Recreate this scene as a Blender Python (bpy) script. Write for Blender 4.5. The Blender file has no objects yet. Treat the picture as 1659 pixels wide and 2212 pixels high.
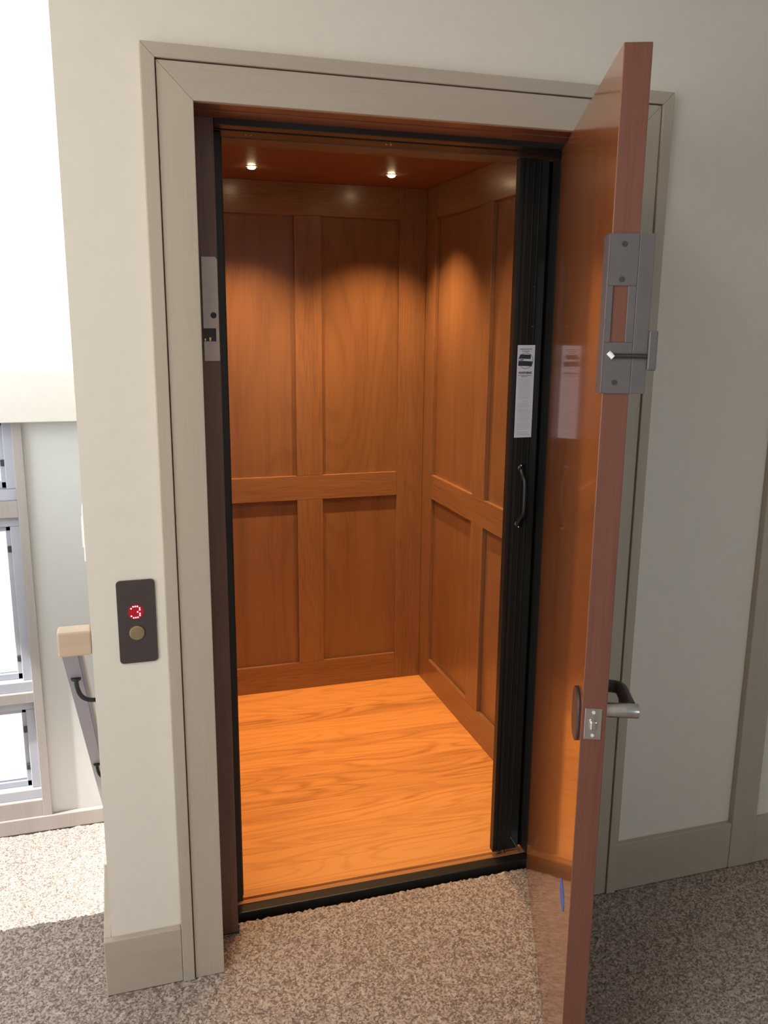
import bpy, bmesh, math, random
import numpy as np
from mathutils import Vector, Matrix
random.seed(7); np.random.seed(7)
R = math.radians
sc = bpy.context.scene
COL = sc.collection

# ------------------------------------------------------------------ camera
cam = bpy.data.cameras.new('camera')
cam.sensor_fit = 'VERTICAL'; cam.sensor_height = 36.0
cam.lens = 1879.87 / 2212 * 36.0
cam.clip_start = 0.02
co = bpy.data.objects.new('camera', cam); COL.objects.link(co)
co.location = (-0.1887, -1.9309, 1.6068)
co.rotation_euler = (R(77.455), R(-0.514), R(-17.219))
sc.camera = co

# ------------------------------------------------------------------ exposure, sky, daylight
sc.view_settings.view_transform = 'Standard'
sc.view_settings.look = 'None'
sc.view_settings.gamma = 1
sc.view_settings.use_curve_mapping = False
sc.view_settings.exposure = 0.0
sc.cycles.use_denoising = True
sc.cycles.max_bounces = 10
sc.cycles.diffuse_bounces = 6
sc.cycles.sample_clamp_indirect = 4.0

W = bpy.data.worlds.new('sky'); sc.world = W; W.use_nodes = True
bg = W.node_tree.nodes['Background']
bg.inputs[0].default_value = (0.86, 0.93, 1.0, 1); bg.inputs[1].default_value = 1.6

def area(name, loc, target, sx, sy, power, color):
    l = bpy.data.lights.new(name, 'AREA'); l.shape = 'RECTANGLE'; l.size = sx; l.size_y = sy
    l.energy = power; l.color = color
    o = bpy.data.objects.new(name, l); COL.objects.link(o)
    o.location = loc
    o.rotation_euler = (Vector(target) - Vector(loc)).to_track_quat('-Z', 'Y').to_euler()
    return o
# area light as daylight from an assumed left window, then unseen area lights added as fill
area('assumed_window_daylight', (-2.72, -2.0, 1.35), (1.5, -1.0, 0.9), 1.8, 1.7, 44, (0.84, 0.93, 1.0))
al = area('upper_wall_fill', (-2.72, 1.05, 1.85), (-0.9, 2.1, 2.25), 1.5, 1.2, 46, (0.90, 0.96, 1.0)); al.data.spread = R(95)  # added area light by the unseen left stair window, aimed to whiten the upper wall
area('warm_upper_fill', (-0.9, -1.6, 2.84), (-0.9, -1.6, 0), 0.8, 0.8, 26, (1.0, 0.88, 0.72))  # added warm area light for the upper walls, no fixture built
ab_ = area('right_wall_fill', (1.9, -4.02, 1.5), (1.38, 0.0, 0.9), 0.9, 0.9, 1.3, (0.80, 0.91, 1.0)); ab_.data.spread = R(50)  # added cool light aimed at the dim wall right of the door
sun = bpy.data.lights.new('sun', 'SUN'); sun.energy = 10.0; sun.angle = R(1.2); sun.color = (1, 0.98, 0.95)
so = bpy.data.objects.new('sun', sun); COL.objects.link(so)
so.rotation_euler = Vector((1.0, 0.18, -1.05)).to_track_quat('-Z', 'Y').to_euler()

# ------------------------------------------------------------------ materials
def newmat(name):
    m = bpy.data.materials.new(name); m.use_nodes = True
    nt = m.node_tree; b = nt.nodes['Principled BSDF']
    return m, nt, b
def N(nt, t, **kw):
    n = nt.nodes.new(t)
    for k, v in kw.items():
        if k in n.inputs.keys(): n.inputs[k].default_value = v
        else: setattr(n, k, v)
    return n
def ramp(nt, stops):
    r = nt.nodes.new('ShaderNodeValToRGB'); e = r.color_ramp.elements
    e[0].position, e[0].color = stops[0][0], (*stops[0][1], 1)
    e[1].position, e[1].color = stops[-1][0], (*stops[-1][1], 1)
    for p, c in stops[1:-1]:
        x = e.new(p); x.color = (*c, 1)
    return r
def paint(name, c, rough=0.5, var=0.03, bump=0.02, scale=40, spec=0.3):
    m, nt, b = newmat(name)
    tc = N(nt, 'ShaderNodeTexCoord'); n = N(nt, 'ShaderNodeTexNoise', Scale=scale, Detail=4.0)
    nt.links.new(tc.outputs['Object'], n.inputs['Vector'])
    rr = ramp(nt, [(0.3, tuple(x * (1 - var) for x in c)), (0.7, tuple(min(1, x * (1 + var)) for x in c))])
    nt.links.new(n.outputs['Fac'], rr.inputs[0]); nt.links.new(rr.outputs[0], b.inputs['Base Color'])
    b.inputs['Roughness'].default_value = rough; b.inputs['Specular IOR Level'].default_value = spec
    if bump:
        bp = N(nt, 'ShaderNodeBump', Strength=bump, Distance=0.002)
        nt.links.new(n.outputs['Fac'], bp.inputs['Height']); nt.links.new(bp.outputs[0], b.inputs['Normal'])
    return m
def metal(name, c, rough=0.35, metallic=1.0, brush=None):
    m, nt, b = newmat(name)
    tc = N(nt, 'ShaderNodeTexCoord'); mp = N(nt, 'ShaderNodeMapping')
    mp.inputs['Scale'].default_value = brush or (60, 60, 60)
    n = N(nt, 'ShaderNodeTexNoise', Scale=1.0, Detail=3.0)
    nt.links.new(tc.outputs['Object'], mp.inputs[0]); nt.links.new(mp.outputs[0], n.inputs['Vector'])
    rr = ramp(nt, [(0.3, tuple(x * 0.9 for x in c)), (0.7, tuple(min(1, x * 1.08) for x in c))])
    nt.links.new(n.outputs['Fac'], rr.inputs[0]); nt.links.new(rr.outputs[0], b.inputs['Base Color'])
    b.inputs['Metallic'].default_value = metallic; b.inputs['Roughness'].default_value = rough
    return m
def wood(name, light, dark, axis='z', along=0.55, rough=0.35, coat=0.3, figure=1.0, plank=None, seed=0.0, ring=1.0, fine=1.0, across=None, coat_rough=0.12):
    """light/dark linear colours, grain running along axis; contour rings of a stretched noise give cathedral figure"""
    m, nt, b = newmat(name); L = nt.links.new
    tc = N(nt, 'ShaderNodeTexCoord'); mp = N(nt, 'ShaderNodeMapping')
    s = {'x': (0.55, 5, 5), 'y': (5, 0.55, 5), 'z': (5, 5, 0.55)}[axis]
    s = tuple(along if v == 0.55 else (across or v) for v in s)
    mp.inputs['Scale'].default_value = s
    mp.inputs['Location'].default_value = (seed, seed * 1.7, seed * 0.6)
    src = tc.outputs['Object']
    prand = None
    if plank:     # boards lie side by side along y
        sp = N(nt, 'ShaderNodeSeparateXYZ'); L(src, sp.inputs[0])
        d = N(nt, 'ShaderNodeMath', operation='DIVIDE'); L(sp.outputs['Y'], d.inputs[0]); d.inputs[1].default_value = plank
        fl = N(nt, 'ShaderNodeMath', operation='FLOOR'); L(d.outputs[0], fl.inputs[0])
        wn = N(nt, 'ShaderNodeTexWhiteNoise', noise_dimensions='1D'); L(fl.outputs[0], wn.inputs['W'])
        fr = N(nt, 'ShaderNodeMath', operation='FRACT'); L(d.outputs[0], fr.inputs[0])
        mul = N(nt, 'ShaderNodeMath', operation='MULTIPLY'); L(wn.outputs['Value'], mul.inputs[0]); mul.inputs[1].default_value = 9.0
        cb = N(nt, 'ShaderNodeCombineXYZ'); L(mul.outputs[0], cb.inputs['X']); L(mul.outputs[0], cb.inputs['Z'])
        add = N(nt, 'ShaderNodeVectorMath', operation='ADD'); L(src, add.inputs[0]); L(cb.outputs[0], add.inputs[1])
        src = add.outputs[0]; prand = wn.outputs['Value']; pfr = fr.outputs[0]
    L(src, mp.inputs[0])
    n1 = N(nt, 'ShaderNodeTexNoise', Scale=1.0, Detail=1.5, Roughness=0.4, Distortion=0.3); L(mp.outputs[0], n1.inputs['Vector'])
    k = N(nt, 'ShaderNodeMath', operation='MULTIPLY'); L(n1.outputs['Fac'], k.inputs[0]); k.inputs[1].default_value = 75.0 * ring
    sn = N(nt, 'ShaderNodeMath', operation='SINE'); L(k.outputs[0], sn.inputs[0])
    ab = N(nt, 'ShaderNodeMath', operation='ABSOLUTE'); L(sn.outputs[0], ab.inputs[0])
    sn = N(nt, 'ShaderNodeMath', operation='POWER'); L(ab.outputs[0], sn.inputs[0]); sn.inputs[1].default_value = 5.0
    # fine pores
    mp2 = N(nt, 'ShaderNodeMapping'); mp2.inputs['Scale'].default_value = tuple({0.55: 7.0}.get(v, 210.0) for v in ({'x': (0.55, 5, 5), 'y': (5, 0.55, 5), 'z': (5, 5, 0.55)}[axis]))
    L(src, mp2.inputs[0])
    n2 = N(nt, 'ShaderNodeTexNoise', Scale=1.0, Detail=2.0); L(mp2.outputs[0], n2.inputs['Vector'])
    # broad tone streaks
    mp3 = N(nt, 'ShaderNodeMapping'); mp3.inputs['Scale'].default_value = tuple({0.55: 0.9}.get(v, 16.0) for v in ({'x': (0.55, 5, 5), 'y': (5, 0.55, 5), 'z': (5, 5, 0.55)}[axis]))
    L(src, mp3.inputs[0])
    n3 = N(nt, 'ShaderNodeTexNoise', Scale=1.0, Detail=2.0); L(mp3.outputs[0], n3.inputs['Vector'])
    # combine: f = .5 + a*sin + b*(fine-.5) + c*(broad-.5)
    def madd(a, kk, prev):
        q = N(nt, 'ShaderNodeMath', operation='MULTIPLY_ADD'); L(a, q.inputs[0]); q.inputs[1].default_value = kk
        if isinstance(prev, float): q.inputs[2].default_value = prev
        else: L(prev, q.inputs[2])
        return q.outputs[0]
    msk = N(nt, 'ShaderNodeMapRange'); L(n3.outputs['Fac'], msk.inputs[0])
    msk.inputs[1].default_value = 0.35; msk.inputs[2].default_value = 0.7; msk.inputs[3].default_value = 0.25; msk.inputs[4].default_value = 1.0
    sm = N(nt, 'ShaderNodeMath', operation='MULTIPLY'); L(sn.outputs[0], sm.inputs[0]); L(msk.outputs[0], sm.inputs[1])
    v = madd(sm.outputs[0], -0.22 * figure, 0.5 + 0.07 * figure - 0.5 * 0.9 * fine - 0.5 * 0.8)
    v = madd(n2.outputs['Fac'], 0.9 * fine, v)
    v = madd(n3.outputs['Fac'], 0.8, v)
    if prand is not None:
        v = madd(prand, 0.35, v)
    mid = tuple((a * 0.62 + c * 0.38) for a, c in zip(light, dark))
    rr = ramp(nt, [(0.15, dark), (0.5, mid), (0.85, light)])
    L(v, rr.inputs[0])
    colout = rr.outputs[0]
    if prand is not None:   # narrow board joints
        a1 = N(nt, 'ShaderNodeMath', operation='LESS_THAN'); L(pfr, a1.inputs[0]); a1.inputs[1].default_value = 0.018
        mx = N(nt, 'ShaderNodeMixRGB'); mx.blend_type = 'MULTIPLY'; mx.inputs[2].default_value = (0.7, 0.6, 0.5, 1)
        L(a1.outputs[0], mx.inputs[0]); L(colout, mx.inputs[1]); colout = mx.outputs[0]
    L(colout, b.inputs['Base Color'])
    b.inputs['Roughness'].default_value = rough
    b.inputs['Coat Weight'].default_value = coat; b.inputs['Coat Roughness'].default_value = coat_rough
    bp = N(nt, 'ShaderNodeBump', Strength=0.12, Distance=0.001); L(n2.outputs['Fac'], bp.inputs['Height']); L(bp.outputs[0], b.inputs['Normal'])
    return m
def emit(name, c, s):
    m, nt, b = newmat(name)
    b.inputs['Base Color'].default_value = (*c, 1)
    b.inputs['Emission Color'].default_value = (*c, 1); b.inputs['Emission Strength'].default_value = s
    n = N(nt, 'ShaderNodeTexNoise', Scale=50.0); q = N(nt, 'ShaderNodeMapRange'); nt.links.new(n.outputs['Fac'], q.inputs[0])
    q.inputs[3].default_value = 0.45; q.inputs[4].default_value = 0.5; nt.links.new(q.outputs[0], b.inputs['Roughness'])
    return m
def carpetmat(name, lo, mid, hi):
    m, nt, b = newmat(name); L = nt.links.new
    tc = N(nt, 'ShaderNodeTexCoord')
    v = N(nt, 'ShaderNodeTexVoronoi', Scale=230.0); L(tc.outputs['Object'], v.inputs['Vector'])
    n = N(nt, 'ShaderNodeTexNoise', Scale=55.0, Detail=5.0, Roughness=0.75); L(tc.outputs['Object'], n.inputs['Vector'])
    sp = N(nt, 'ShaderNodeSeparateColor'); L(v.outputs['Color'], sp.inputs[0])
    a = N(nt, 'ShaderNodeMath', operation='MULTIPLY_ADD'); L(n.outputs['Fac'], a.inputs[0]); a.inputs[1].default_value = 1.1
    k = N(nt, 'ShaderNodeMath', operation='MULTIPLY_ADD'); L(sp.outputs[0], k.inputs[0]); k.inputs[1].default_value = 0.75; k.inputs[2].default_value = -0.42
    L(k.outputs[0], a.inputs[2])
    rr = ramp(nt, [(0.22, lo), (0.5, mid), (0.82, hi)]); L(a.outputs[0], rr.inputs[0]); L(rr.outputs[0], b.inputs['Base Color'])
    b.inputs['Roughness'].default_value = 0.95; b.inputs['Specular IOR Level'].default_value = 0.05
    b.inputs['Sheen Weight'].default_value = 0.15
    bp = N(nt, 'ShaderNodeBump', Strength=0.9, Distance=0.004); L(a.outputs[0], bp.inputs['Height']); L(bp.outputs[0], b.inputs['Normal'])
    return m
def glass(name):
    m, nt, b = newmat(name)
    b.inputs['Base Color'].default_value = (0.97, 0.99, 1, 1); b.inputs['Roughness'].default_value = 0.02
    b.inputs['Transmission Weight'].default_value = 1.0; b.inputs['IOR'].default_value = 1.02
    n = N(nt, 'ShaderNodeTexNoise', Scale=3.0); q = N(nt, 'ShaderNodeMapRange'); nt.links.new(n.outputs['Fac'], q.inputs[0])
    q.inputs[3].default_value = 0.0; q.inputs[4].default_value = 0.02; nt.links.new(q.outputs[0], b.inputs['Roughness'])
    return m

M = dict(
    wall=paint('cream_wall_paint', (0.735, 0.685, 0.60), 0.62, 0.015, 0.03, 25),
    white=paint('white_wall_paint', (0.80, 0.81, 0.80), 0.6, 0.015, 0.03, 25),
    beam=paint('shaded_beam_paint', (0.56, 0.53, 0.49), 0.6, 0.015, 0.03, 25),  # cream darkened to stand for the weaker light on the beam
    pale=paint('shaded_white_wall_paint', (0.50, 0.50, 0.49), 0.6, 0.015, 0.03, 25),  # wall white darkened, as less light falls below the beam
    taupe=paint('light_grey_wall_paint', (0.46, 0.46, 0.46), 0.7, 0.015, 0.03, 25),
    ceil=paint('ceiling_paint', (0.83, 0.81, 0.76), 0.8, 0.01, 0.02, 25),
    trim=wood('pickled_oak_upright', (0.465, 0.41, 0.325), (0.405, 0.355, 0.28), 'z', rough=0.45, coat=0.1, figure=0.15, fine=0.7),
    trimh=wood('pickled_oak_level', (0.46, 0.395, 0.32), (0.40, 0.34, 0.27), 'x', rough=0.45, coat=0.1, figure=0.15, fine=0.7),
    trimy=wood('pickled_oak_side', (0.50, 0.435, 0.36), (0.44, 0.38, 0.305), 'y', rough=0.45, coat=0.1, figure=0.15, fine=0.7),
    wintrim=wood('window_casing_oak', (0.36, 0.325, 0.31), (0.30, 0.27, 0.255), 'z', rough=0.5, coat=0.1, figure=0.15, fine=0.7),
    oakv=wood('cab_oak_upright', (0.31, 0.155, 0.070), (0.18, 0.080, 0.034), 'z', rough=0.33, coat=0.35, figure=0.9, seed=2.3, coat_rough=0.2),
    oakp=wood('cab_oak_veneer_panel', (0.285, 0.140, 0.062), (0.165, 0.073, 0.031), 'z', rough=0.33, coat=0.35, figure=1.1, seed=5.1, across=2.6, ring=0.6, fine=0.5, coat_rough=0.2),
    oakh=wood('cab_oak_level', (0.325, 0.160, 0.070), (0.175, 0.076, 0.032), 'x', rough=0.33, coat=0.35, figure=1.1, seed=1.2, across=9, coat_rough=0.2),
    oaky=wood('cab_oak_level_side', (0.325, 0.160, 0.070), (0.175, 0.076, 0.032), 'y', rough=0.33, coat=0.35, figure=1.1, seed=4.2, across=9, coat_rough=0.2),
    oakc=wood('cab_oak_ceiling', (0.27, 0.105, 0.05), (0.18, 0.065, 0.03), 'x', rough=0.5, coat=0.05, figure=0.3, seed=8.2),
    oakf=wood('cab_oak_floor_boards', (0.80, 0.365, 0.105), (0.36, 0.125, 0.030), 'x', rough=0.35, coat=0.25, figure=2.1, along=1.3, plank=0.083, seed=3.1, across=8, ring=0.45, fine=0.7, coat_rough=0.25),
    sill=wood('sill_oak', (0.50, 0.22, 0.075), (0.34, 0.13, 0.045), 'x', rough=0.4, coat=0.2, figure=0.6, seed=6.1),
    jamb=wood('dark_stained_jamb', (0.21, 0.115, 0.085), (0.115, 0.060, 0.046), 'z', rough=0.4, coat=0.15, figure=0.4, fine=0.9),
    jambh=wood('red_stained_head', (0.21, 0.075, 0.042), (0.13, 0.043, 0.025), 'x', rough=0.4, coat=0.15, figure=0.4, fine=0.6),
    door=wood('cherry_stained_door', (0.34, 0.110, 0.036), (0.21, 0.062, 0.020), 'z', rough=0.25, coat=0.65, figure=0.35, seed=9.3, across=3.0, fine=0.35, coat_rough=0.06),
    dooredge=wood('cherry_door_edge', (0.19, 0.070, 0.044), (0.10, 0.033, 0.022), 'z', rough=0.42, coat=0.15, figure=0.3, seed=3.3, fine=0.8),
    rail=wood('pale_oak_handrail', (0.62, 0.47, 0.34), (0.50, 0.37, 0.27), 'x', rough=0.4, coat=0.2, figure=0.5, fine=0.8),
    bronze=metal('dark_bronze_aluminium', (0.020, 0.018, 0.015), 0.36, 0.15, (200, 200, 2)),
    black=paint('black_gap_shade', (0.008, 0.007, 0.006), 0.8, 0.1, 0.0, 60),  # near-black, stands for the shade in the gap and shaft
    brownmetal=metal('brown_painted_steel', (0.15, 0.105, 0.068), 0.45, 0.2),
    plate=metal('brushed_bronze_plate', (0.085, 0.068, 0.068), 0.42, 0.45, (3, 300, 300)),
    steel=metal('satin_steel', (0.62, 0.61, 0.59), 0.28, 1.0, (120, 120, 4)),
    brass=metal('satin_brass', (0.56, 0.46, 0.30), 0.3, 1.0),
    brassb=metal('bright_brass', (0.75, 0.62, 0.30), 0.2, 1.0),
    grey=paint('grey_enamel_steel', (0.66, 0.62, 0.585), 0.4, 0.03, 0.0, 40),
    bracket=paint('grey_bracket_paint', (0.115, 0.102, 0.104), 0.38, 0.05, 0.0, 30, spec=0.5),
    darkgrey=paint('dark_grey_cast', (0.055, 0.052, 0.055), 0.4, 0.1, 0.0, 60),
    iron=paint('black_iron', (0.02, 0.02, 0.022), 0.45, 0.1, 0.0, 90, spec=0.5),
    paper=paint('label_paper', (0.66, 0.66, 0.74), 0.45, 0.02, 0.0, 90),
    ink=paint('label_ink', (0.045, 0.045, 0.055), 0.6, 0.1, 0.0, 90),
    inkgrey=paint('label_small_print', (0.34, 0.36, 0.42), 0.6, 0.15, 0.0, 400),
    inkred=paint('label_red_print', (0.55, 0.36, 0.40), 0.6, 0.1, 0.0, 200),
    bluerefl=paint('blue_reflection_paint', (0.10, 0.14, 0.42), 0.6, 0.1, 0.0, 60),  # colour of the painted reflection on the door
    plastic=paint('white_switch_plastic', (0.86, 0.86, 0.83), 0.35, 0.01, 0.0, 30),
    carpet=carpetmat('speckled_carpet', (0.20, 0.155, 0.13), (0.385, 0.315, 0.27), (0.56, 0.48, 0.42)),
    lens=emit('halogen_bulb_glow', (1.0, 0.78, 0.46), 40),
    led=emit('red_led', (1.0, 0.30, 0.34), 6.0),
    ledbg=emit('red_display_glow', (0.22, 0.0, 0.008), 0.7),
    glass=glass('window_glass'),
    lilac=paint('lilac_grey_paint', (0.36, 0.34, 0.40), 0.5, 0.02, 0.0, 30),
    vinyl=paint('pale_window_sash', (0.40, 0.41, 0.46), 0.4, 0.02, 0.0, 30),
    green=paint('foliage_outside', (0.12, 0.25, 0.08), 0.8, 0.5, 0.0, 4),
)

# ------------------------------------------------------------------ helpers
def mesh(name, bm, mat, parent=None, bevel=0.0, smooth=False):
    me = bpy.data.meshes.new(name); bm.normal_update(); bm.to_mesh(me); bm.free()
    o = bpy.data.objects.new(name, me); COL.objects.link(o)
    for mm in (mat if isinstance(mat, (list, tuple)) else [mat]): me.materials.append(M[mm] if isinstance(mm, str) else mm)
    if parent:
        o.parent = parent
        pass
    if bevel:
        b = o.modifiers.new('bevel', 'BEVEL'); b.width = bevel; b.segments = 2; b.limit_method = 'ANGLE'
    if smooth:
        for p in me.polygons: p.use_smooth = True
    return o
def box(bm, x0, x1, y0, y1, z0, z1, mi=0):
    x0, x1 = sorted((x0, x1)); y0, y1 = sorted((y0, y1)); z0, z1 = sorted((z0, z1))
    v = [bm.verts.new(p) for p in ((x0,y0,z0),(x1,y0,z0),(x1,y1,z0),(x0,y1,z0),(x0,y0,z1),(x1,y0,z1),(x1,y1,z1),(x0,y1,z1))]
    for f in ((0,3,2,1),(4,5,6,7),(0,1,5,4),(1,2,6,5),(2,3,7,6),(3,0,4,7)):
        bm.faces.new([v[i] for i in f]).material_index = mi
    return v
def poly(bm, pts, ext, mi=0):
    """closed outline pts extruded by vector ext"""
    e = Vector(ext); a = [bm.verts.new(p) for p in pts]; b = [bm.verts.new(Vector(p) + e) for p in pts]
    n = len(a)
    fs = [bm.faces.new(a), bm.faces.new(b[::-1])]
    for i in range(n): fs.append(bm.faces.new([a[(i+1) % n], a[i], b[i], b[(i+1) % n]]))
    for f in fs: f.material_index = mi
    bmesh.ops.recalc_face_normals(bm, faces=fs)
def cyl(bm, p0, p1, r, seg=24, r1=None, mi=0):
    p0, p1 = Vector(p0), Vector(p1); d = (p1 - p0); r1 = r if r1 is None else r1
    q = d.to_track_quat('Z', 'Y').to_matrix()
    A = [bm.verts.new(p0 + q @ Vector((r*math.cos(t), r*math.sin(t), 0))) for t in [2*math.pi*i/seg for i in range(seg)]]
    B = [bm.verts.new(p1 + q @ Vector((r1*math.cos(t), r1*math.sin(t), 0))) for t in [2*math.pi*i/seg for i in range(seg)]]
    fs = [bm.faces.new(A[::-1]), bm.faces.new(B)]
    for i in range(seg): fs.append(bm.faces.new([A[i], A[(i+1) % seg], B[(i+1) % seg], B[i]]))
    for f in fs: f.material_index = mi
def tube(bm, pts, r, seg=14, rs=None):
    pts = [Vector(p) for p in pts]; rings = []
    up = Vector((0, 0, 1)); prev = None
    for i, p in enumerate(pts):
        t = (pts[min(i+1, len(pts)-1)] - pts[max(i-1, 0)]).normalized()
        if prev is None:
            a = t.orthogonal().normalized()
        else:
            a = (prev - t * prev.dot(t)).normalized()
        prev = a; b = t.cross(a); rr = rs[i] if rs else r
        rings.append([bm.verts.new(p + a*rr*math.cos(k) + b*rr*math.sin(k)) for k in [2*math.pi*j/seg for j in range(seg)]])
    for A, B in zip(rings, rings[1:]):
        for j in range(seg): bm.faces.new([A[j], A[(j+1) % seg], B[(j+1) % seg], B[j]])
    bm.faces.new(rings[0][::-1]); bm.faces.new(rings[-1])
def bz(p0, p1, p2, p3, n=14):
    o = []
    for i in range(n+1):
        t = i/n; o.append(Vector(p0)*(1-t)**3 + Vector(p1)*3*t*(1-t)**2 + Vector(p2)*3*t*t*(1-t) + Vector(p3)*t**3)
    return o
def rrect(cx, cz, w, h, r, y, n=6):
    o = []
    for sx, sz, a0 in ((1,1,0),(-1,1,90),(-1,-1,180),(1,-1,270)):
        for k in range(n+1):
            a = R(a0 + 90*k/n); o.append((cx + sx*(w/2-r) + r*math.cos(a), y, cz + sz*(h/2-r) + r*math.sin(a)))
    return o
def tag(o, label, cat=None, group=None, kind=None):
    o['label'] = label
    if cat: o['category'] = cat
    if group: o['group'] = group
    if kind: o['kind'] = kind
    return o
def thing(name, label, cat, loc=(0,0,0), rz=0, group=None, kind=None):
    o = bpy.data.objects.new(name, None); COL.objects.link(o); o.location = loc; o.rotation_euler = (0,0,rz)
    o.empty_display_size = 0.05
    return tag(o, label, cat, group, kind)
def off(bm, loc):
    for v in bm.verts: v.co -= Vector(loc)
    return bm
def part(name, bm, mat, parent, root, bevel=0.0, smooth=False):
    """bm in world coordinates; root is the (unrotated) thing whose base is the origin of every child"""
    off(bm, root.location)
    return mesh(name, bm, mat, parent, bevel, smooth)
def struct(name, bm, mat, label, cat, bevel=0.0):
    return tag(mesh(name, bm, mat, None, bevel), label, cat, kind='structure')
def B(*boxes):
    bm = bmesh.new()
    for b in boxes: box(bm, *b)
    return bm

# ================================================================== THE ROOM
OW, OH = 1.0128, 2.03           # casing opening
XL = -0.2629                    # free corner of the elevator wall
ZL = -0.79                      # lower stair landing
CZ = 2.9
WT = 0.12
struct('wall_front', B((XL, -0.02, 0, WT, -0.0, CZ), (OW+0.02, 3.2, 0, WT, -0.0, CZ), (-0.02, OW+0.02, 0, WT, OH+0.02, CZ)), 'wall',
       'cream painted wall around the elevator doorway', 'wall')
struct('wall_return', B((XL, XL+0.09, WT, 2.12, ZL, CZ), (XL, XL+0.09, 0.0, WT, ZL, -0.001)), 'wall', 'side of the elevator enclosure beside the descending stairs', 'wall')
struct('wall_shaft', B((XL+0.09, 1.35, 1.75, 1.83, -0.3, CZ), (1.27, 1.35, WT, 1.75, -0.3, CZ), (XL+0.09, 1.27, 0.17, 1.75, -0.3, -0.06)), 'black', 'dark inside of the elevator shaft behind the cab', 'wall')
struct('wall_right', B((3.2, 3.3, -4.1, WT, 0, CZ)), 'taupe', 'light grey wall at the right end of the hall', 'wall')
struct('wall_back', B((-2.9, 1.4, -4.2, -4.1, 0, CZ), (2.4, 3.3, -4.2, -4.1, 0, CZ), (1.4, 2.4, -4.2, -4.1, 0, 1.0), (1.4, 2.4, -4.2, -4.1, 2.0, CZ)), 'taupe', 'light grey wall behind the viewer', 'wall')
# left wall with two unseen window openings added for daylight
struct('wall_left', B((-2.9, -2.8, -4.1, -3.0, 0, CZ), (-2.9, -2.8, -3.0, -1.0, 0, 0.4), (-2.9, -2.8, -3.0, -1.0, 2.3, CZ), (-2.9, -2.8, -1.0, 0.3, ZL, CZ),
                      (-2.9, -2.8, 0.3, 2.0, ZL, 0.55), (-2.9, -2.8, 0.3, 2.0, 2.5, CZ), (-2.9, -2.8, 2.0, 2.3, ZL, CZ)), 'white', 'left wall of the hall with window openings added for daylight', 'wall')
struct('ceiling', B((-2.9, 3.3, -4.2, 2.3, CZ, CZ+0.1)), 'ceil', 'plain pale ceiling over hall and stairs', 'ceiling')

# window wall beyond the stairs
YB = 2.12
WX0, WX1 = -1.75, -0.655        # glazed width
rows = [('window_1', 0.86, 1.16, 'upper'), ('window_2', -0.04, 0.69, 'middle'), ('window_3', -0.585, -0.185, 'lower')]
segs = [(-2.8, WX0-0.05, YB, YB+0.14, ZL, CZ), (WX1+0.045, XL, YB, YB+0.14, ZL, CZ)]
zc = ZL
for _, z0, z1, _k in sorted(rows, key=lambda r: r[1]):
    segs.append((WX0-0.05, WX1+0.045, YB, YB+0.14, zc, z0-0.05)); zc = z1+0.05
segs.append((WX0-0.05, WX1+0.045, YB, YB+0.14, zc, CZ))
lows = [(a, b, c, d_, e, min(f, 1.27)) for a, b, c, d_, e, f in segs if e < 1.27]; ups = [(-2.8, XL, YB, YB+0.14, 1.27, CZ)]
struct('wall_stairs', B(*lows), 'pale', 'white wall toned down as shade, with stacked windows beyond the stairs', 'wall')
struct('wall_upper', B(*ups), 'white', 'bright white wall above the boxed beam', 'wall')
struct('trim_beam', B((-2.8, XL-0.0, 1.99, YB, 1.167, 1.373)), 'beam', 'boxed beam in shade-toned cream crossing the wall above the stair windows', 'beam', 0.004).name = 'trim_4'
# casing boards around the stacked windows
cs = [(WX1+0.043, WX1+0.083, YB-0.022, YB, ZL+0.07, 1.167)]
zc = ZL+0.075
for _, z0, z1, _k in sorted(rows, key=lambda r: r[1]):
    cs.append((WX0-0.09, WX1+0.043, YB-0.018, YB, zc, z0-0.048)); zc = z1+0.048
struct('trim_5', B(*cs), 'wintrim', 'pale wood casing boards around the stacked stair windows', 'trim', 0.002)
for nm, z0, z1, kk in rows:
    t = thing(nm, '%s window of the stack beside the stairs, bright daylight behind' % kk, 'window', (WX1, YB, z0), kind='structure')
    fr = B((WX0-0.05, WX1+0.045, YB+0.02, YB+0.10, z1, z1+0.05), (WX0-0.05, WX1+0.045, YB+0.005, YB+0.10, z0-0.05, z0),
           (WX0-0.05, WX0, YB+0.02, YB+0.10, z0, z1), (WX1, WX1+0.045, YB+0.02, YB+0.10, z0, z1))
    part('window_frame', fr, 'vinyl', t, t, 0.004)
    sa = B((WX0, WX1, YB+0.045, YB+0.075, z1-0.025, z1), (WX0, WX1, YB+0.045, YB+0.075, z0, z0+0.03), (WX1-0.022, WX1, YB+0.045, YB+0.075, z0, z1), (WX0, WX0+0.022, YB+0.045, YB+0.075, z0, z1))
    part('sash', sa, 'vinyl', t, t, 0.003)
    part('pane', B((WX0, WX1, YB+0.058, YB+0.062, z0, z1)), 'glass', t, t)
    bm = bmesh.new()
    for zz in ([z0+0.09, z1-0.12] if z1-z0 > 0.35 else [z0+0.1]):
        box(bm, WX1-0.018, WX1+0.004, YB+0.030, YB+0.046, zz, zz+0.028)
    part('sash_lock', bm, 'darkgrey', t, t, 0.003)
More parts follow.
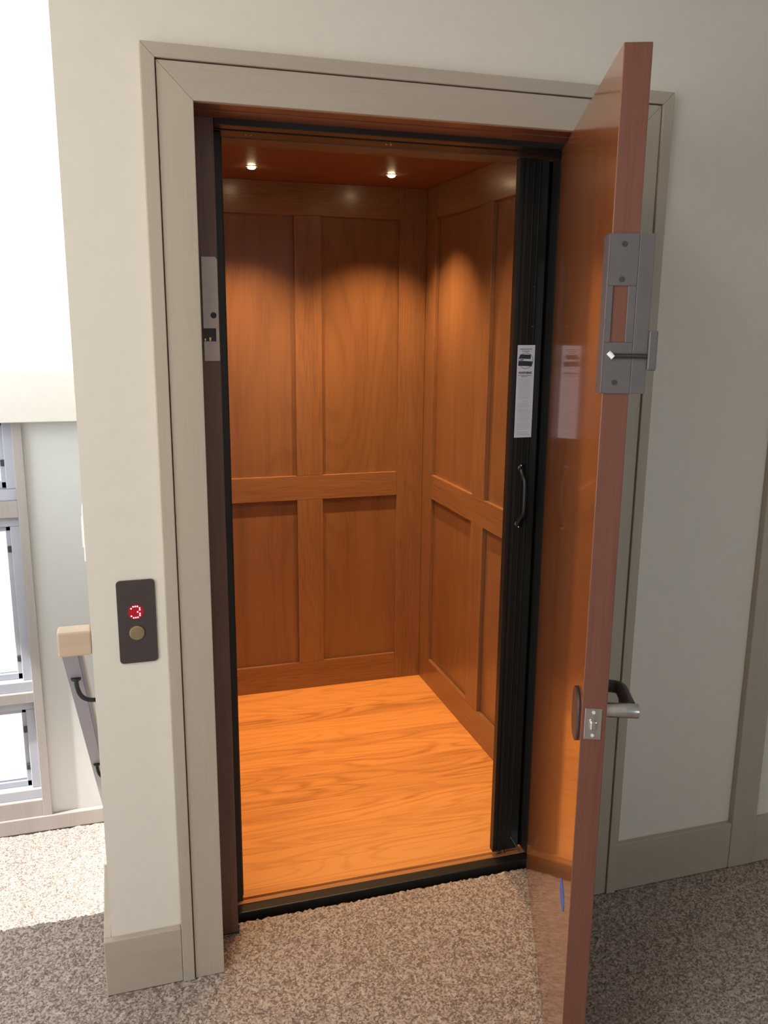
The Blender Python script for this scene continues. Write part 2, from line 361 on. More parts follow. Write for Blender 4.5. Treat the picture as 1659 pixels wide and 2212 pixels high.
# unseen windows added in the left wall to go with the placed daylight
for i, (y0, y1, z0, z1) in enumerate([(-3.0, -1.0, 0.4, 2.3), (0.3, 2.0, 0.55, 2.5)]):
    t = thing('window_%d' % (4+i), 'unseen tall window added in the left wall, %s' % ('lighting the hall' if i == 0 else 'lighting the stairs'), 'window', (-2.85, y0, z0), kind='structure')
    part('window_frame', B((-2.89, -2.81, y0, y0+0.05, z0, z1), (-2.89, -2.81, y1-0.05, y1, z0, z1), (-2.89, -2.81, y0, y1, z0, z0+0.05), (-2.89, -2.81, y0, y1, z1-0.05, z1)), 'vinyl', t, t)
t = thing('window_6', 'square window added behind the viewer to go with the fill light', 'window', (1.4, -4.15, 1.0), kind='structure')  # unseen opening added to match the fill light on the right wall
part('window_frame', B((1.4, 1.45, -4.19, -4.11, 1.0, 2.0), (2.35, 2.4, -4.19, -4.11, 1.0, 2.0), (1.4, 2.4, -4.19, -4.11, 1.0, 1.05), (1.4, 2.4, -4.19, -4.11, 1.95, 2.0)), 'vinyl', t, t)
struct('baseboard_stairs', B((WX1-1.6, XL, YB-0.03, YB, ZL, ZL+0.075)), 'wintrim', 'pale wood baseboard at the foot of the wall beyond the stairs', 'baseboard', 0.003)

# floors: pile carpet built as a fine uneven sheet where the picture shows it
def carpet_sheet(name, polyfn, x0, x1, y0, y1, z, step, mat, label):
    xs = np.arange(x0, x1+1e-6, step); ys = np.arange(y0, y1+1e-6, step)
    nx, ny = len(xs), len(ys)
    X, Y = np.meshgrid(xs, ys)
    jx = (np.random.rand(ny, nx)-.5)*step*0.9; jy = (np.random.rand(ny, nx)-.5)*step*0.9
    h = np.random.rand(ny, nx)*0.0055
    low = np.kron(np.random.rand(ny//6+2, nx//6+2), np.ones((6, 6)))[:ny, :nx]*0.002
    inside = polyfn(X, Y)
    co_ = np.stack([X+jx, Y+jy, z-0.006+h+low], -1).reshape(-1, 3)
    idx = np.arange(nx*ny).reshape(ny, nx)
    q = np.stack([idx[:-1, :-1], idx[:-1, 1:], idx[1:, 1:], idx[1:, :-1]], -1)
    ok = inside[:-1, :-1] & inside[1:, 1:] & inside[:-1, 1:] & inside[1:, :-1]
    q = q[ok].reshape(-1, 4)
    me = bpy.data.meshes.new(name)
    me.vertices.add(len(co_)); me.vertices.foreach_set('co', co_.ravel())
    me.loops.add(q.size); me.loops.foreach_set('vertex_index', q.ravel().astype(np.int32))
    me.polygons.add(len(q)); me.polygons.foreach_set('loop_start', np.arange(0, q.size, 4, dtype=np.int32))
    me.update(calc_edges=True); me.validate()
    bm = bmesh.new(); bm.from_mesh(me)
    bmesh.ops.delete(bm, geom=[v for v in bm.verts if not v.link_faces], context='VERTS')
    return bm
def inhall(X, Y):
    jag = 0.158
    a = (Y <= 0.0)
    a |= (X > -0.0) & (X < OW) & (Y <= 0.12)
    a |= (X > 0.055) & (X < 0.957) & (Y <= jag)
    a |= (X < XL-0.004) & (Y <= 0.31)
    return a
bm = carpet_sheet('floor', inhall, -0.80, 2.05, -1.05, 0.32, 0.0, 0.0058, 'carpet', '')
box(bm, -2.8, XL, -1.05, 0.305, -0.03, -0.010); box(bm, XL, 3.2, -1.05, 0.12, -0.03, -0.010)
box(bm, 0.06, 0.955, 0.12, 0.155, -0.03, -0.010)
box(bm, -2.8, -0.80, -1.05, 0.31, -0.03, -0.001); box(bm, 2.05, 3.2, -1.05, 0.0, -0.03, -0.001)
box(bm, -2.8, 3.2, -4.1, -1.05, -0.03, -0.001)
struct('floor', bm, 'carpet', 'speckled beige carpet of the hall in front of the elevator', 'floor')
bm = carpet_sheet('floor_stairs', lambda X, Y: Y < 5, -1.4, XL-0.003, 1.25, YB-0.03, ZL, 0.009, 'carpet', '')
box(bm, -2.8, XL, 0.0, YB, ZL-0.03, ZL-0.010); box(bm, -2.8, -1.4, 0.0, YB, ZL-0.03, ZL-0.001)
struct('floor_lower', bm, 'carpet', 'sunlit carpet of the lower stair landing', 'floor')
bm = bmesh.new(); pts = [(0.0, ZL)]
y, z = 0.312, -0.012
pts = [(0.0, -0.031), (0.30, -0.031), (0.312, -0.031)]
zz = -0.0
for k in range(4):
    z1 = -0.1975*(k+1); pts.append((0.312+0.26*k, max(z1, ZL))); pts.append((0.312+0.26*(k+1), max(z1, ZL))) if k < 3 else None
pts += [(0.0, ZL)]
poly(bm, [(-2.8, a, b) for a, b in pts], (2.8+XL, 0, 0))
struct('stairs', bm, 'carpet', 'carpeted stairs going down beside the elevator wall', 'stairs')

# casing round the elevator doorway
CW = 0.1006; BB = 0.030; GR = 0.0022
t = thing('trim_1', 'pale pickled wood casing framing the elevator doorway', 'door casing', (0, 0, 0), kind='structure')
def mitre(x0, x1, side, inner, outer, y0, y1, ztop_in, ztop_out):
    bm = bmesh.new()
    # x0 = outer edge, x1 = inner edge
    poly(bm, [(x0, y0, 0), (x1, y0, 0), (x1, y0, ztop_in), (x0, y0, ztop_out)], (0, y1-y0, 0)); return bm
part('side_casing', mitre(-CW+BB, -0.0, 0, 0, 0, -0.018, -0.0005, OH, OH+CW-BB), 'trim', t, t, 0.0015)
part('side_casing', mitre(OW+CW-BB, OW, 0, 0, 0, -0.018, -0.0005, OH, OH+CW-BB), 'trim', t, t, 0.0015)
bm = bmesh.new(); poly(bm, [(0, -0.018, OH), (OW, -0.018, OH), (OW+CW-BB, -0.018, OH+CW-BB), (-CW+BB, -0.018, OH+CW-BB)], (0, 0.0175, 0))
part('head_casing', bm, 'trimh', t, t, 0.0015)
part('back_band', mitre(-CW, -CW+BB-GR, 0, 0, 0, -0.023, -0.0005, OH+CW-BB+GR, OH+CW), 'trim', t, t, 0.0015)
part('back_band', mitre(OW+CW, OW+CW-BB+GR, 0, 0, 0, -0.023, -0.0005, OH+CW-BB+GR, OH+CW), 'trim', t, t, 0.0015)
bm = bmesh.new(); poly(bm, [(-CW+BB-GR, -0.023, OH+CW-BB+GR), (OW+CW-BB+GR, -0.023, OH+CW-BB+GR), (OW+CW, -0.023, OH+CW), (-CW, -0.023, OH+CW)], (0, 0.0225, 0))
part('back_band', bm, 'trimh', t, t, 0.0015)

BH = 0.148
struct('baseboard_left', B((XL-0.018, -CW-0.0005, -0.018, -0.0005, 0, BH), (XL-0.018, XL-0.0005, -0.0003, 0.30, 0, BH)), 'trimh', 'pale wood baseboard on the narrow wall left of the elevator', 'baseboard', 0.002)
X2 = 1.503
struct('baseboard_right', B((OW+CW+0.0005, X2-0.0005, -0.018, -0.0005, 0, BH)), 'trimh', 'pale wood baseboard on the wall right of the elevator, in the shade of the door', 'baseboard', 0.002)
struct('trim_2', B((X2, X2+0.085, -0.020, -0.0005, 0, 2.12)), 'trim', 'pale wood casing of the next doorway at the right edge', 'trim', 0.002)
struct('baseboard_far', B((X2+0.086, 3.2, -0.018, -0.0005, 0, BH)), 'trimh', 'pale wood baseboard beyond the right casing', 'baseboard', 0.002)

# dark wood frame inside the opening
t = thing('trim_3', 'dark stained wood jamb and head lining the elevator doorway', 'door jamb', (0, 0.12, 0), kind='structure')
part('jamb', B((-0.02, 0.0545, 0.12, 0.162, 0, OH+0.02)), 'jamb', t, t, 0.002)
part('jamb', B((0.957, OW+0.02, 0.12, 0.162, 0, OH+0.02)), 'jamb', t, t, 0.002)
part('jamb_lining', B((-0.02, -0.001, 0.0, 0.12, 0, OH+0.02)), 'jamb', t, t)
part('jamb_lining', B((OW+0.001, OW+0.02, 0.0, 0.12, 0, OH+0.02)), 'jamb', t, t)
part('head_lining', B((-0.001, OW+0.001, 0.0, 0.052, OH+0.001, OH+0.02), (-0.001, OW+0.001, 0.054, 0.12, OH-0.001, OH+0.02)), 'jambh', t, t, 0.001)
part('head_stop', B((0.0545, 0.957, 0.12, 0.162, 2.016, OH+0.02)), 'bronze', t, t, 0.002)

# ================================================================== ELEVATOR CAB
CX0, CX1, CY0, CY1, CH = 0.080, 1.0915, 0.300, 1.6117, 2.125
PR = 0.016
cab = thing('elevator_cab', 'oak panelled elevator cab with recessed panels and a wood plank floor', 'elevator', (0.586, 0.95, 0))
part('cab_floor', B((CX0-0.03, CX1+0.03, 0.2565, CY1+0.03, -0.035, 0.0)), 'oakf', cab, cab)
part('cab_ceiling', B((CX0-0.03, CX1+0.03, 0.30, CY1+0.03, CH, CH+0.03)), 'oakc', cab, cab)
zs = (0.1214, 0.854, 0.9571, 2.0008)
bw = part('back_wall', B((CX0-0.03, CX1+0.03, CY1+PR, CY1+PR+0.02, 0, CH)), 'oakp', cab, cab)
xs = (CX0, 0.198, 0.5333, 0.6441, 0.9737, CX1)
def vstile(x0, x1, y0, y1, z0, z1, par): return part('stile', B((x0, x1, y0, y1, z0, z1)), 'oakv', par, cab, 0.0012)
e = 0.0
for a, b_ in ((0, 1), (4, 5)): vstile(xs[a], xs[b_], CY1, CY1+PR, 0.0005, CH-0.0005, bw)
for z0, z1 in ((zs[0], zs[1]), (zs[2], zs[3])): vstile(xs[2], xs[3], CY1, CY1+PR, z0+0.0002, z1-0.0002, bw)
for nm, z0, z1 in (('bottom_rail', 0.0005, zs[0]), ('middle_rail', zs[1], zs[2]), ('top_rail', zs[3], CH-0.0005)):
    part(nm, B((xs[1]+0.0003, xs[4]-0.0003, CY1, CY1+PR, z0, z1)), 'oakh', bw, cab, 0.0012)
ysd = (CY0, 0.507, 0.9473, 1.0588, 1.4983, CY1)
for nm, xf, sgn in (('side_wall', CX1, 1), ('side_wall', CX0, -1)):
    sw = part(nm, B((xf+sgn*PR, xf+sgn*(PR+0.02), 0.27, CY1+PR, 0, CH)), 'oakp', cab, cab)
    for a, b_ in ((0, 1), (4, 5)): vstile(xf, xf+sgn*PR, ysd[a], ysd[b_]-0.0003, 0.0005, CH-0.0005, sw)
    for z0, z1 in ((zs[0], zs[1]), (zs[2], zs[3])): vstile(xf, xf+sgn*PR, ysd[2], ysd[3], z0+0.0002, z1-0.0002, sw)
    for q, z0, z1 in (('bottom_rail', 0.0005, zs[0]), ('middle_rail', zs[1], zs[2]), ('top_rail', zs[3], CH-0.0005)):
        part(q, B((xf, xf+sgn*PR, ysd[1]+0.0003, ysd[4]-0.0003, z0, z1)), 'oaky', sw, cab, 0.0012)
# cab front: brown header, dark strike channel on the left
part('front_header', B((CX0-0.03, CX1+0.03, 0.262, 0.352, 2.016, CH+0.03)), 'brownmetal', cab, cab, 0.002)
part('gate_track', B((0.058, 1.06, 0.19, 0.258, 2.018, 2.10)), 'bronze', cab, cab, 0.002)
part('strike_channel', B((0.050, 0.089, 0.262, 0.300, 0.004, 2.02), (0.050, 0.079, 0.20, 0.258, 0.03, 2.017), (0.0795, 0.083, 0.252, 0.262, 0.004, 2.01)), 'bronze', cab, cab, 0.0015)
part('front_post', B((1.005, CX1+0.03, 0.262, 0.300, 0.004, 2.015)), 'bronze', cab, cab, 0.0015)
for sx in (0.138, 0.150, 0.478, 0.490):
    bm = bmesh.new(); cyl(bm, (sx, 0.213, 2.0185), (sx, 0.213, 2.0160), 0.0032, 12); part('screw', bm, 'steel', cab, cab)  # pairs of small steel discs under the gate track
# threshold
t = thing('threshold', 'narrow elevator threshold of dark metal and oak strips at the doorway', 'threshold', (0.5, 0.2, -0.03))
part('dark_lip', B((0.058, 0.985, 0.196, 0.231, -0.03, -0.002)), 'bronze', t, t, 0.003)
part('oak_strip', B((0.058, 0.985, 0.2315, 0.2475, -0.03, -0.001)), 'sill', t, t, 0.001)
part('gap_shade', B((0.0, 1.02, 0.156, 0.25, -0.05, -0.0305)), 'black', t, t)  # black strip standing in for the shadow under the threshold

# shaft wall dark returns on both sides of the opening
struct('wall_hoistway', B((XL+0.09, 0.0495, 0.163, 0.30, -0.05, CZ), (0.991, 1.27, 0.163, 0.20, -0.05, CZ), (0.0495, 0.991, 0.163, 0.188, 2.022, CZ), (1.13, 1.27, 0.20, 0.30, -0.05, CZ)), 'black', 'black hoistway face between door frame and cab', 'wall')

# recessed lights
def downlight(x, y, label, grp, power=76):
    t = thing('recessed_light', label, 'ceiling light', (x, y, CH), group=grp)
    bm = bmesh.new()
    seg = 32
    ring = []
    for r, z in ((0.0245, -0.0003), (0.0245, -0.0012), (0.020, -0.0012), (0.0185, -0.0003)):
        ring.append([bm.verts.new((r*math.cos(2*math.pi*i/seg), r*math.sin(2*math.pi*i/seg), z)) for i in range(seg)])
    for A, C in zip(ring, ring[1:]):
        for i in range(seg): bm.faces.new([A[i], A[(i+1) % seg], C[(i+1) % seg], C[i]])
    mesh('trim_ring', bm, 'brownmetal', t, smooth=True)
    bm = bmesh.new(); bmesh.ops.create_uvsphere(bm, u_segments=16, v_segments=10, radius=0.0085)
    bmesh.ops.scale(bm, vec=(1.7, 1.5, 0.7), verts=bm.verts); bmesh.ops.translate(bm, vec=(0, 0, -0.004), verts=bm.verts)
    mesh('bulb', bm, 'lens', t, smooth=True)
    l = bpy.data.lights.new('halogen_beam', 'SPOT'); l.energy = power; l.color = (1.0, 0.60, 0.28); l.spot_size = R(98); l.spot_blend = 1.0; l.shadow_soft_size = 0.015
    o = bpy.data.objects.new('halogen_beam', l); COL.objects.link(o); o.location = (0, 0, -0.022); o.parent = t
    return t
downlight(0.325, 1.32, 'small glowing halogen downlight in the cab ceiling, the left one seen', 'halogen downlights in the cab ceiling')
downlight(0.843, 1.32, 'small glowing halogen downlight in the cab ceiling, the right one seen', 'halogen downlights in the cab ceiling')
downlight(0.325, 0.72, 'halogen downlight in the cab ceiling near the gate header, left side', 'halogen downlights in the cab ceiling', 26)
downlight(0.843, 0.72, 'halogen downlight in the cab ceiling near the gate header, right side', 'halogen downlights in the cab ceiling', 26)

# ================================================================== FOLDING GATE (stacked at the right)
g = thing('folding_gate', 'dark bronze accordion gate folded against the right side of the doorway', 'elevator gate', (0.90, 0.25, 0.006))
gx0, gx1, gy = 0.846, 0.930, 0.236
bm = B((gx0, gx0+0.012, gy, gy+0.022, 0.014, 2.012), (gx0+0.012, gx0+0.018, gy+0.003, gy+0.020, 0.014, 2.012), (gx0+0.018, gx1, gy+0.001, gy+0.018, 0.014, 2.012))
for xx in (0.8685, 0.886, 0.9035): box(bm, xx, xx+0.002, gy-0.0008, gy+0.002, 0.02, 2.01)
part('leading_panel', bm, 'bronze', g, g, 0.0008)
for k in range(4):      # the folded leaves behind, edge on
    xa = 0.872+0.015*k
    bm = bmesh.new(); poly(bm, [(xa, gy+0.020, 0.02), (xa+0.005, gy+0.020, 0.02), (xa+0.021, 0.300, 0.02), (xa+0.016, 0.300, 0.02)], (0, 0, 1.985))
    part('folded_leaf', bm, 'bronze', g, g, 0.0006)
bm = B((0.945, 0.957, gy-0.030, gy+0.02, 0.008, 2.012), (0.957, 0.985, gy-0.036, gy+0.02, 0.008, 2.012), (0.9305, 1.0, gy+0.021, gy+0.027, 0.008, 2.012), (0.9485, 0.9525, gy-0.034, gy-0.030, 0.01, 2.01))
part('hinge_channel', bm, 'bronze', g, g, 0.0015)
# pull handle
hx = 0.883
bm = bmesh.new()
cyl(bm, (hx+0.002, gy-0.0035, 1.205), (hx+0.002, gy+0.0005, 1.205), 0.011, 20); cyl(bm, (hx-0.001, gy-0.0035, 1.045), (hx-0.001, gy+0.0005, 1.045), 0.011, 20)
pth = bz((hx+0.002, gy-0.003, 1.203), (hx+0.002, gy-0.004, 1.182), (hx+0.005, gy-0.024, 1.180), (hx+0.005, gy-0.024, 1.155)) + \
      bz((hx+0.005, gy-0.024, 1.15), (hx+0.005, gy-0.025, 1.13), (hx+0.005, gy-0.025, 1.11), (hx+0.005, gy-0.024, 1.095))[1:] + \
      bz((hx+0.005, gy-0.024, 1.09), (hx+0.006, gy-0.024, 1.07), (hx, gy-0.004, 1.068), (hx-0.001, gy-0.003, 1.047))[1:]
tube(bm, pth, 0.007, 12)
h = part('pull_handle', bm, 'bronze', g, g, smooth=True)
for zz in (1.212, 1.037):
    bm = bmesh.new(); bmesh.ops.create_uvsphere(bm, u_segments=12, v_segments=8, radius=0.0032); bmesh.ops.translate(bm, vec=(hx+0.001, gy-0.004, zz), verts=bm.verts)
    s = part('screw', bm, 'steel', h, g, smooth=True); s['label'] = 'shiny steel screw'
for zz in (1.692, 1.589):
    bm = bmesh.new(); cyl(bm, (0.901, gy-0.0012, zz), (0.901, gy+0.001, zz), 0.0018, 10); part('rivet', bm, 'steel', g, g)
# bottom clips
bm = B((0.856, 0.874, gy-0.004, gy+0.004, 0.007, 0.0135), (0.880, 0.886, gy-0.004, gy+0.004, 0.007, 0.0135)); part('bottom_guide', bm, 'steel', g, g, 0.001)
bm = bmesh.new(); cyl(bm, (0.902, gy-0.004, 0.058), (0.931, gy-0.014, 0.008), 0.0022, 8); part('guide_arm', bm, 'brownmetal', g, g)
# warning label, slightly out of plumb with the print
lx0, lx1, lz0, lz1 = 0.8595, 0.911, 1.290, 1.540
lab = part('warning_label', B((lx0, lx1, gy-0.0020, gy-0.0009, lz0, lz1)), 'paper', g, g)
lab['label'] = 'white warning sticker with a picture and lines of small print'
ly = gy-0.0021
cx = (lx0+lx1)/2 - 0.0005
bm = bmesh.new(); seg = 40; cz = 1.4985; ra, rb = 0.0215, 0.0205
A = [bm.verts.new((cx+ra*math.cos(2*math.pi*i/seg), ly-0.0002, cz+ra*math.sin(2*math.pi*i/seg))) for i in range(seg)]
C = [bm.verts.new((cx+rb*math.cos(2*math.pi*i/seg), ly-0.0002, cz+rb*math.sin(2*math.pi*i/seg))) for i in range(seg)]
for i in range(seg): bm.faces.new([A[i], A[(i+1) % seg], C[(i+1) % seg], C[i]])
poly(bm, [(cx-0.022, ly-0.0003, 1.504), (cx+0.014, ly-0.0003, 1.503), (cx+0.014, ly-0.0003, 1.5145), (cx-0.017, ly-0.0003, 1.5155)], (0, 0.0003, 0))
poly(bm, [(cx-0.0225, ly-0.0003, 1.485), (cx+0.0185, ly-0.0003, 1.4835), (cx+0.0195, ly-0.0003, 1.4965), (cx-0.0215, ly-0.0003, 1.4985)], (0, 0.0003, 0))
poly(bm, [(cx-0.018, ly-0.0003, 1.4995), (cx-0.008, ly-0.0003, 1.4998), (cx-0.006, ly-0.0003, 1.5022), (cx-0.015, ly-0.0003, 1.502)], (0, 0.0003, 0))
part('picture', bm, 'ink', lab, g)
def text(body, size, x, z, parent, mat, root, bold=0.0, name='print'):
    c = bpy.data.curves.new(name, 'FONT'); c.body = body; c.size = size; c.align_x = 'CENTER'; c.offset = bold; c.extrude = 0.0001
    tmp = bpy.data.objects.new('tmp', c); COL.objects.link(tmp)
    dg = bpy.context.evaluated_depsgraph_get(); me = bpy.data.meshes.new_from_object(tmp.evaluated_get(dg))
    bpy.data.objects.remove(tmp); bpy.data.curves.remove(c)
    me.transform(Matrix.Translation(Vector((x, ly-0.0003, z)) - Vector(root.location)) @ Matrix.Rotation(R(90), 4, 'X'))
    me.materials.clear(); me.materials.append(M[mat]); me.name = name
    o = bpy.data.objects.new(name, me); COL.objects.link(o); o.parent = parent; return o
text('WARNING', 0.0082, cx-0.0005, 1.4635, lab, 'ink', g, 0.0003, 'heading')
bm = bmesh.new()
def dashes(z, x0, x1, h):       # a printed line too small to read: word-length dashes
    x = x0
    while x < x1-0.001:
        w = min(random.uniform(0.002, 0.0065), x1-x); box(bm, x, x+w, ly-0.0003, ly, z, z+h); x += w+0.0009
dashes(1.5282, cx-0.018, cx+0.017, 0.0016); dashes(1.5230, cx-0.013, cx+0.010, 0.0015)
part('caption', bm, 'ink', lab, g); bm = bmesh.new()
dashes(1.4585, cx-0.022, cx+0.0185, 0.0013); dashes(1.4548, cx-0.011, cx+0.007, 0.0013)
part('caption', bm, 'ink', lab, g)
bm = bmesh.new(); z = 1.449
while z > 1.296:
    if not (1.388 < z < 1.3925 or 1.3675 < z < 1.3715 or 1.3065 < z < 1.3105):
        dashes(z, lx0+0.004+random.uniform(0, .003), lx1-0.005-random.uniform(0, .009), 0.0008)
    z -= 0.0038
part('small_print', bm, 'inkgrey', lab, g)
bm = bmesh.new(); dashes(1.3895, cx-0.008, cx+0.008, 0.0011); dashes(1.3685, cx-0.017, cx-0.004, 0.0011); dashes(1.3645, cx-0.017, cx-0.002, 0.001)
part('red_print', bm, 'inkred', lab, g)

# ================================================================== INTERLOCK ON THE JAMB
t = thing('door_interlock', 'grey door lock plate with a round hole and square cutout on the left jamb', 'door lock', (0.036, 0.119, 1.508))
bm = bmesh.new()
x0, x1, z0, z1, yy = 0.0175, 0.0525, 1.508, 1.738, 0.1165
cutx, cz0, cz1 = 0.0455, 1.552, 1.581
poly(bm, [(x0, yy, cz1), (x1, yy, cz1), (x1, yy, z1-0.006), (x1-0.004, yy, z1), (x0, yy, z1)], (0, 0.003, 0))
poly(bm, [(cutx, yy, cz0), (x1, yy, cz0), (x1, yy, cz1), (cutx, yy, cz1)], (0, 0.003, 0))
poly(bm, [(x0, yy, z0), (x1, yy, z0), (x1, yy, cz0), (x0, yy, cz0)], (0, 0.003, 0))
part('cover_plate', bm, 'grey', t, t, 0.0006)
bm = bmesh.new(); cyl(bm, (0.041, 0.1158, 1.610), (0.041, 0.1172, 1.610), 0.0068, 28); part('keyhole', bm, 'darkgrey', t, t)
bm = B((x0, cutx, 0.1185, 0.1198, cz0, cz1)); box(bm, x0, cutx-0.007, 0.1165, 0.1185, cz1-0.011, cz1-0.002); part('latch_pocket', bm, 'darkgrey', t, t)
bm = B((0.029, 0.0345, 0.1158, 0.1186, cz0+0.0008, cz0+0.009), (0.0185, 0.0225, 0.1158, 0.1186, cz0+0.0008, cz0+0.0065)); part('contact', bm, 'brassb', t, t, 0.0008)

# ================================================================== CALL STATION
t = thing('call_panel', 'dark bronze elevator call panel with red floor number and round brass button', 'call panel', (-0.1635, -0.001, 0.842))
bm = bmesh.new(); poly(bm, rrect(-0.1635, 0.939, 0.083, 0.194, 0.009, -0.0045), (0, 0.004, 0)); part('faceplate', bm, 'plate', t, t, 0.0006)
dc = (-0.1655, 0.9625)
bm = bmesh.new(); cyl(bm, (dc[0], -0.0036, dc[1]), (dc[0], -0.0051, dc[1]), 0.0172, 36); dsp = part('display', bm, 'ledbg', t, t); dsp['label'] = 'round dark red floor display showing 3'
bm = bmesh.new()
p = 0.0046
digit = [(-2, 2.2), (-1, 3.1), (0, 3.15), (1, 3.1), (2, 2.25), (2, 1.3), (1, 0.35), (2, -0.55), (2, -1.5), (1, -2.4), (0, -2.5), (-1, -2.5), (-2, -1.6)]
for i, k in digit:
    cyl(bm, (dc[0]+i*p-0.0005, -0.0050, dc[1]+(k-0.35)*p), (dc[0]+i*p-0.0005, -0.0057, dc[1]+(k-0.35)*p), 0.00155, 12)
part('digit', bm, 'led', dsp, t)
bc = (-0.1652, 0.9135)
bm = bmesh.new(); cyl(bm, (bc[0], -0.004, bc[1]), (bc[0], -0.0080, bc[1]), 0.0172, 36, 0.0162); bt = part('push_button', bm, 'brass', t, t, 0.0008, True); bt['label'] = 'round brass push button'
bm = bmesh.new(); cyl(bm, (bc[0], -0.0078, bc[1]), (bc[0], -0.0086, bc[1]), 0.0135, 36, 0.013); box(bm, bc[0]-0.007, bc[0]+0.007, -0.0089, -0.0086, bc[1]-0.0008, bc[1]+0.0004)
part('button_cap', bm, 'brass', bt, t)
for f in bt.data.polygons: f.use_smooth = False

# ================================================================== THE SWING DOOR
DW, DT, DZ0, DZ1 = 0.862, 0.0436, 0.012, 2.018
d = thing('door_1', 'glossy cherry stained wood swing door standing open toward the hall', 'door', (0.949, 0.117, 0), R(67.6), kind='structure')
def dpart(name, bm, mat, parent, bevel=0.0, smooth=False): return mesh(name, bm, mat, parent, bevel, smooth)
# slab: inner/outer faces glossy, latch edge plain
bm = B((-DW, 0, 0, DT, DZ0, DZ1))
for f in bm.faces:
    f.normal_update()
    f.material_index = 1 if (abs(f.normal.x) > 0.9 or abs(f.normal.z) > 0.9) else 0
slab = dpart('door_slab', bm, ['door', 'dooredge'], d, 0.0015)
# latch plate in the edge
bm = B((-DW-0.0015, -DW+0.002, 0.008, 0.038, 0.873, 0.932)); lp = dpart('latch_plate', bm, 'steel', d, 0.0006); lp['label'] = 'satin steel latch plate in the door edge'
bm = B((-DW-0.010, -DW, 0.0165, 0.0295, 0.893, 0.911)); dpart('latch_bolt', bm, 'steel', lp, 0.003)
bm = bmesh.new()
for zz in (0.881, 0.925): cyl(bm, (-DW-0.001, 0.023, zz), (-DW-0.0022, 0.023, zz), 0.0032, 14)
dpart('screw', bm, 'grey', lp)
# dark plate on the face toward the cab
bm = bmesh.new(); poly(bm, rrect(-0.812, 0.899, 0.074, 0.100, 0.034, DT), (0, 0.006, 0)); es = dpart('escutcheon', bm, 'plate', d, 0.002); es['label'] = 'dark bronze oval plate'
# lever on the hall side
lw, lz = -0.795, 0.900
bm = bmesh.new(); cyl(bm, (lw, 0, lz), (lw, -0.009, lz), 0.026, 32, 0.024); rose = dpart('rose', bm, 'steel', d, 0.002)
bm = bmesh.new(); cyl(bm, (lw, -0.009, lz), (lw, -0.070, lz), 0.0135, 28)
lv = dpart('lever_handle', bm, 'steel', d, 0.0015, False); lv['label'] = 'satin steel lever handle'
for f_ in lv.data.polygons: f_.use_smooth = len(f_.vertices) == 4
bm = bmesh.new()
arm = [(lw, -0.056, lz), (lw+0.02, -0.056, lz+0.001), (lw+0.085, -0.055, lz+0.001)] + bz((lw+0.09, -0.055, lz+0.001), (lw+0.108, -0.055, lz), (lw+0.112, -0.045, lz), (lw+0.112, -0.016, lz), 8)
tube(bm, arm, 0.0125, 16); dpart('lever_arm', bm, 'darkgrey', lv, smooth=True)
# interlock bracket on the edge
bx = -DW
br = dpart('lock_bracket', B((bx-0.003, bx-0.0002, 0.0, 0.047, 1.661, 1.741), (bx-0.003, bx-0.0002, 0.0, 0.047, 1.490, 1.572), (bx-0.003, bx-0.0002, 0.0, 0.013, 1.572, 1.661),
                        (bx-0.003, bx+0.0, 0.0365, 0.047, 1.572, 1.661), (bx-0.003, bx+0.05, 0.0445, 0.0475, 1.490, 1.741), (bx-0.003, bx+0.030, -0.024, -0.0002, 1.490, 1.741)), 'bracket', d, 0.001)
br['label'] = 'grey metal lock bracket wrapped round the door edge'
bm = bmesh.new()
for zz, yy in ((1.7251, 0.0235), (1.6709, 0.0245), (1.5081, 0.0255)): cyl(bm, (bx-0.0028, yy, zz), (bx-0.0042, yy, zz), 0.0042, 16)
dpart('screw', bm, 'darkgrey', br)
bm = B((bx-0.010, bx+0.012, -0.038, -0.024, 1.528, 1.591)); dpart('beak', bm, 'bracket', br, 0.002)
bm = bmesh.new(); cyl(bm, (bx-0.0055, 0.030, 1.5485), (bx-0.0055, -0.026, 1.5485), 0.0016, 10); cyl(bm, (bx-0.0055, 0.030, 1.5535), (bx-0.0055, -0.026, 1.5535), 0.0012, 10); dpart('rod', bm, 'iron', br)
bm = bmesh.new(); cyl(bm, (bx-0.0035, 0.038, 1.556), (bx-0.0055, 0.030, 1.548), 0.0042, 12); tip = dpart('contact_tip', bm, 'plastic', br); tip['label'] = 'white plastic tip'
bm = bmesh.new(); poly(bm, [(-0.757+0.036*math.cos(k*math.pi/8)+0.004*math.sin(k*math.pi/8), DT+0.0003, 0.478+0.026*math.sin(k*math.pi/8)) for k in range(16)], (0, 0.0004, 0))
tp = dpart('blue_reflection', bm, 'bluerefl', d); tp['label'] = 'small painted blue reflection'  # flat blue patch imitating a reflection in the glossy door
# hinges on the hall side
for zz in (0.25, 1.02, 1.80):
    bm = bmesh.new(); cyl(bm, (0.004, -0.006, zz-0.045), (0.004, -0.006, zz+0.045), 0.006, 16); box(bm, -0.03, 0.004, -0.0015, 0.0, zz-0.045, zz+0.045); dpart('hinge', bm, 'steel', d)

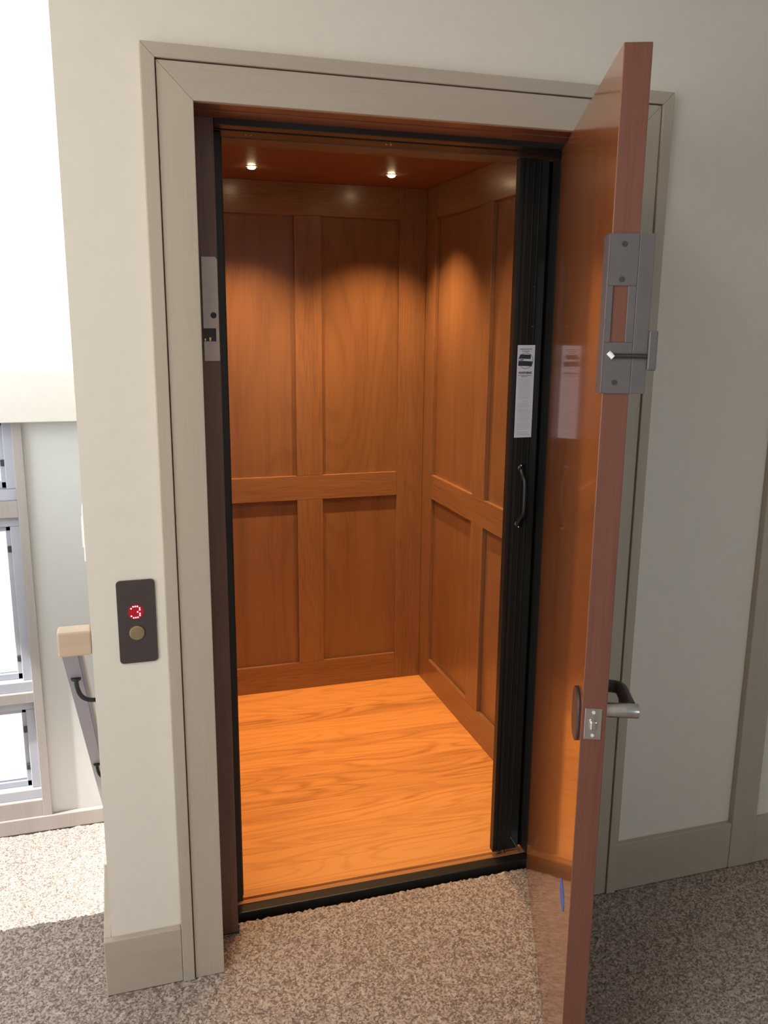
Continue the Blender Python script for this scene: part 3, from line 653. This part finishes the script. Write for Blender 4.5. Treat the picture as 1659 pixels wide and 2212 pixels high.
# ================================================================== HANDRAIL AND SWITCH BY THE STAIRS
t = thing('handrail', 'pale oak stair handrail sloping down on black iron brackets', 'handrail', (-0.30, 0.02, 0.88))
s0 = (0.03, 0.905); s1 = (1.75, 0.905-1.72*0.80)
def sweep(prof):
    bm = bmesh.new(); rings = [[bm.verts.new((x, y_, zc_+dz)) for x, dz in prof] for (y_, zc_) in (s0, s1)]; n = len(prof)
    for i in range(n): bm.faces.new([rings[0][i], rings[0][(i+1) % n], rings[1][(i+1) % n], rings[1][i]])
    bm.faces.new(rings[0]); bm.faces.new(rings[1][::-1]); bmesh.ops.recalc_face_normals(bm, faces=bm.faces); return bm
part('rail_cap', sweep([(-0.335, 0.0), (-0.3325, 0.012), (-0.322, 0.018), (-0.298, 0.018), (-0.289, 0.012), (-0.2865, 0.0), (-0.289, -0.0118), (-0.333, -0.0118)]), 'rail', t, t)
rb = part('rail_body', sweep([(-0.3325, -0.012), (-0.2895, -0.012), (-0.2895, -0.026), (-0.2975, -0.027), (-0.2975, -0.036), (-0.3305, -0.036), (-0.3325, -0.026)]), 'lilac', t, t); rb['label'] = 'grey painted lower half of the rail'
part('end_return', B((-0.335, XL-0.0008, 0.003, 0.052, 0.868, 0.925)), 'rail', t, t, 0.004)
for yb in (0.19, 1.02):
    zb = 0.905 - (yb-0.03)*0.80 - 0.036
    bm = bmesh.new()
    cyl(bm, (-0.312, yb, zb+0.002), (-0.312, yb, zb-0.004), 0.012, 16)
    tube(bm, bz((-0.312, yb, zb-0.002), (-0.312, yb, zb-0.045), (-0.300, yb, zb-0.062), (XL-0.006, yb, zb-0.062), 16), 0.0055, 12)
    cyl(bm, (XL-0.0065, yb, zb-0.062), (XL-0.0008, yb, zb-0.062), 0.022, 20)
    b_ = part('bracket', bm, 'iron', t, t, smooth=True); b_['label'] = 'curved black iron bracket'
t = thing('light_switch', 'thin edge of a white switch plate on the corner beside the stairs', 'light switch', (XL, 0.10, 1.065))
part('switch_plate', B((XL-0.0055, XL-0.0005, 0.065, 0.140, 1.067, 1.190)), 'plastic', t, t, 0.002)
part('rocker', B((XL-0.0085, XL-0.0055, 0.085, 0.120, 1.095, 1.162)), 'plastic', t, t, 0.001)
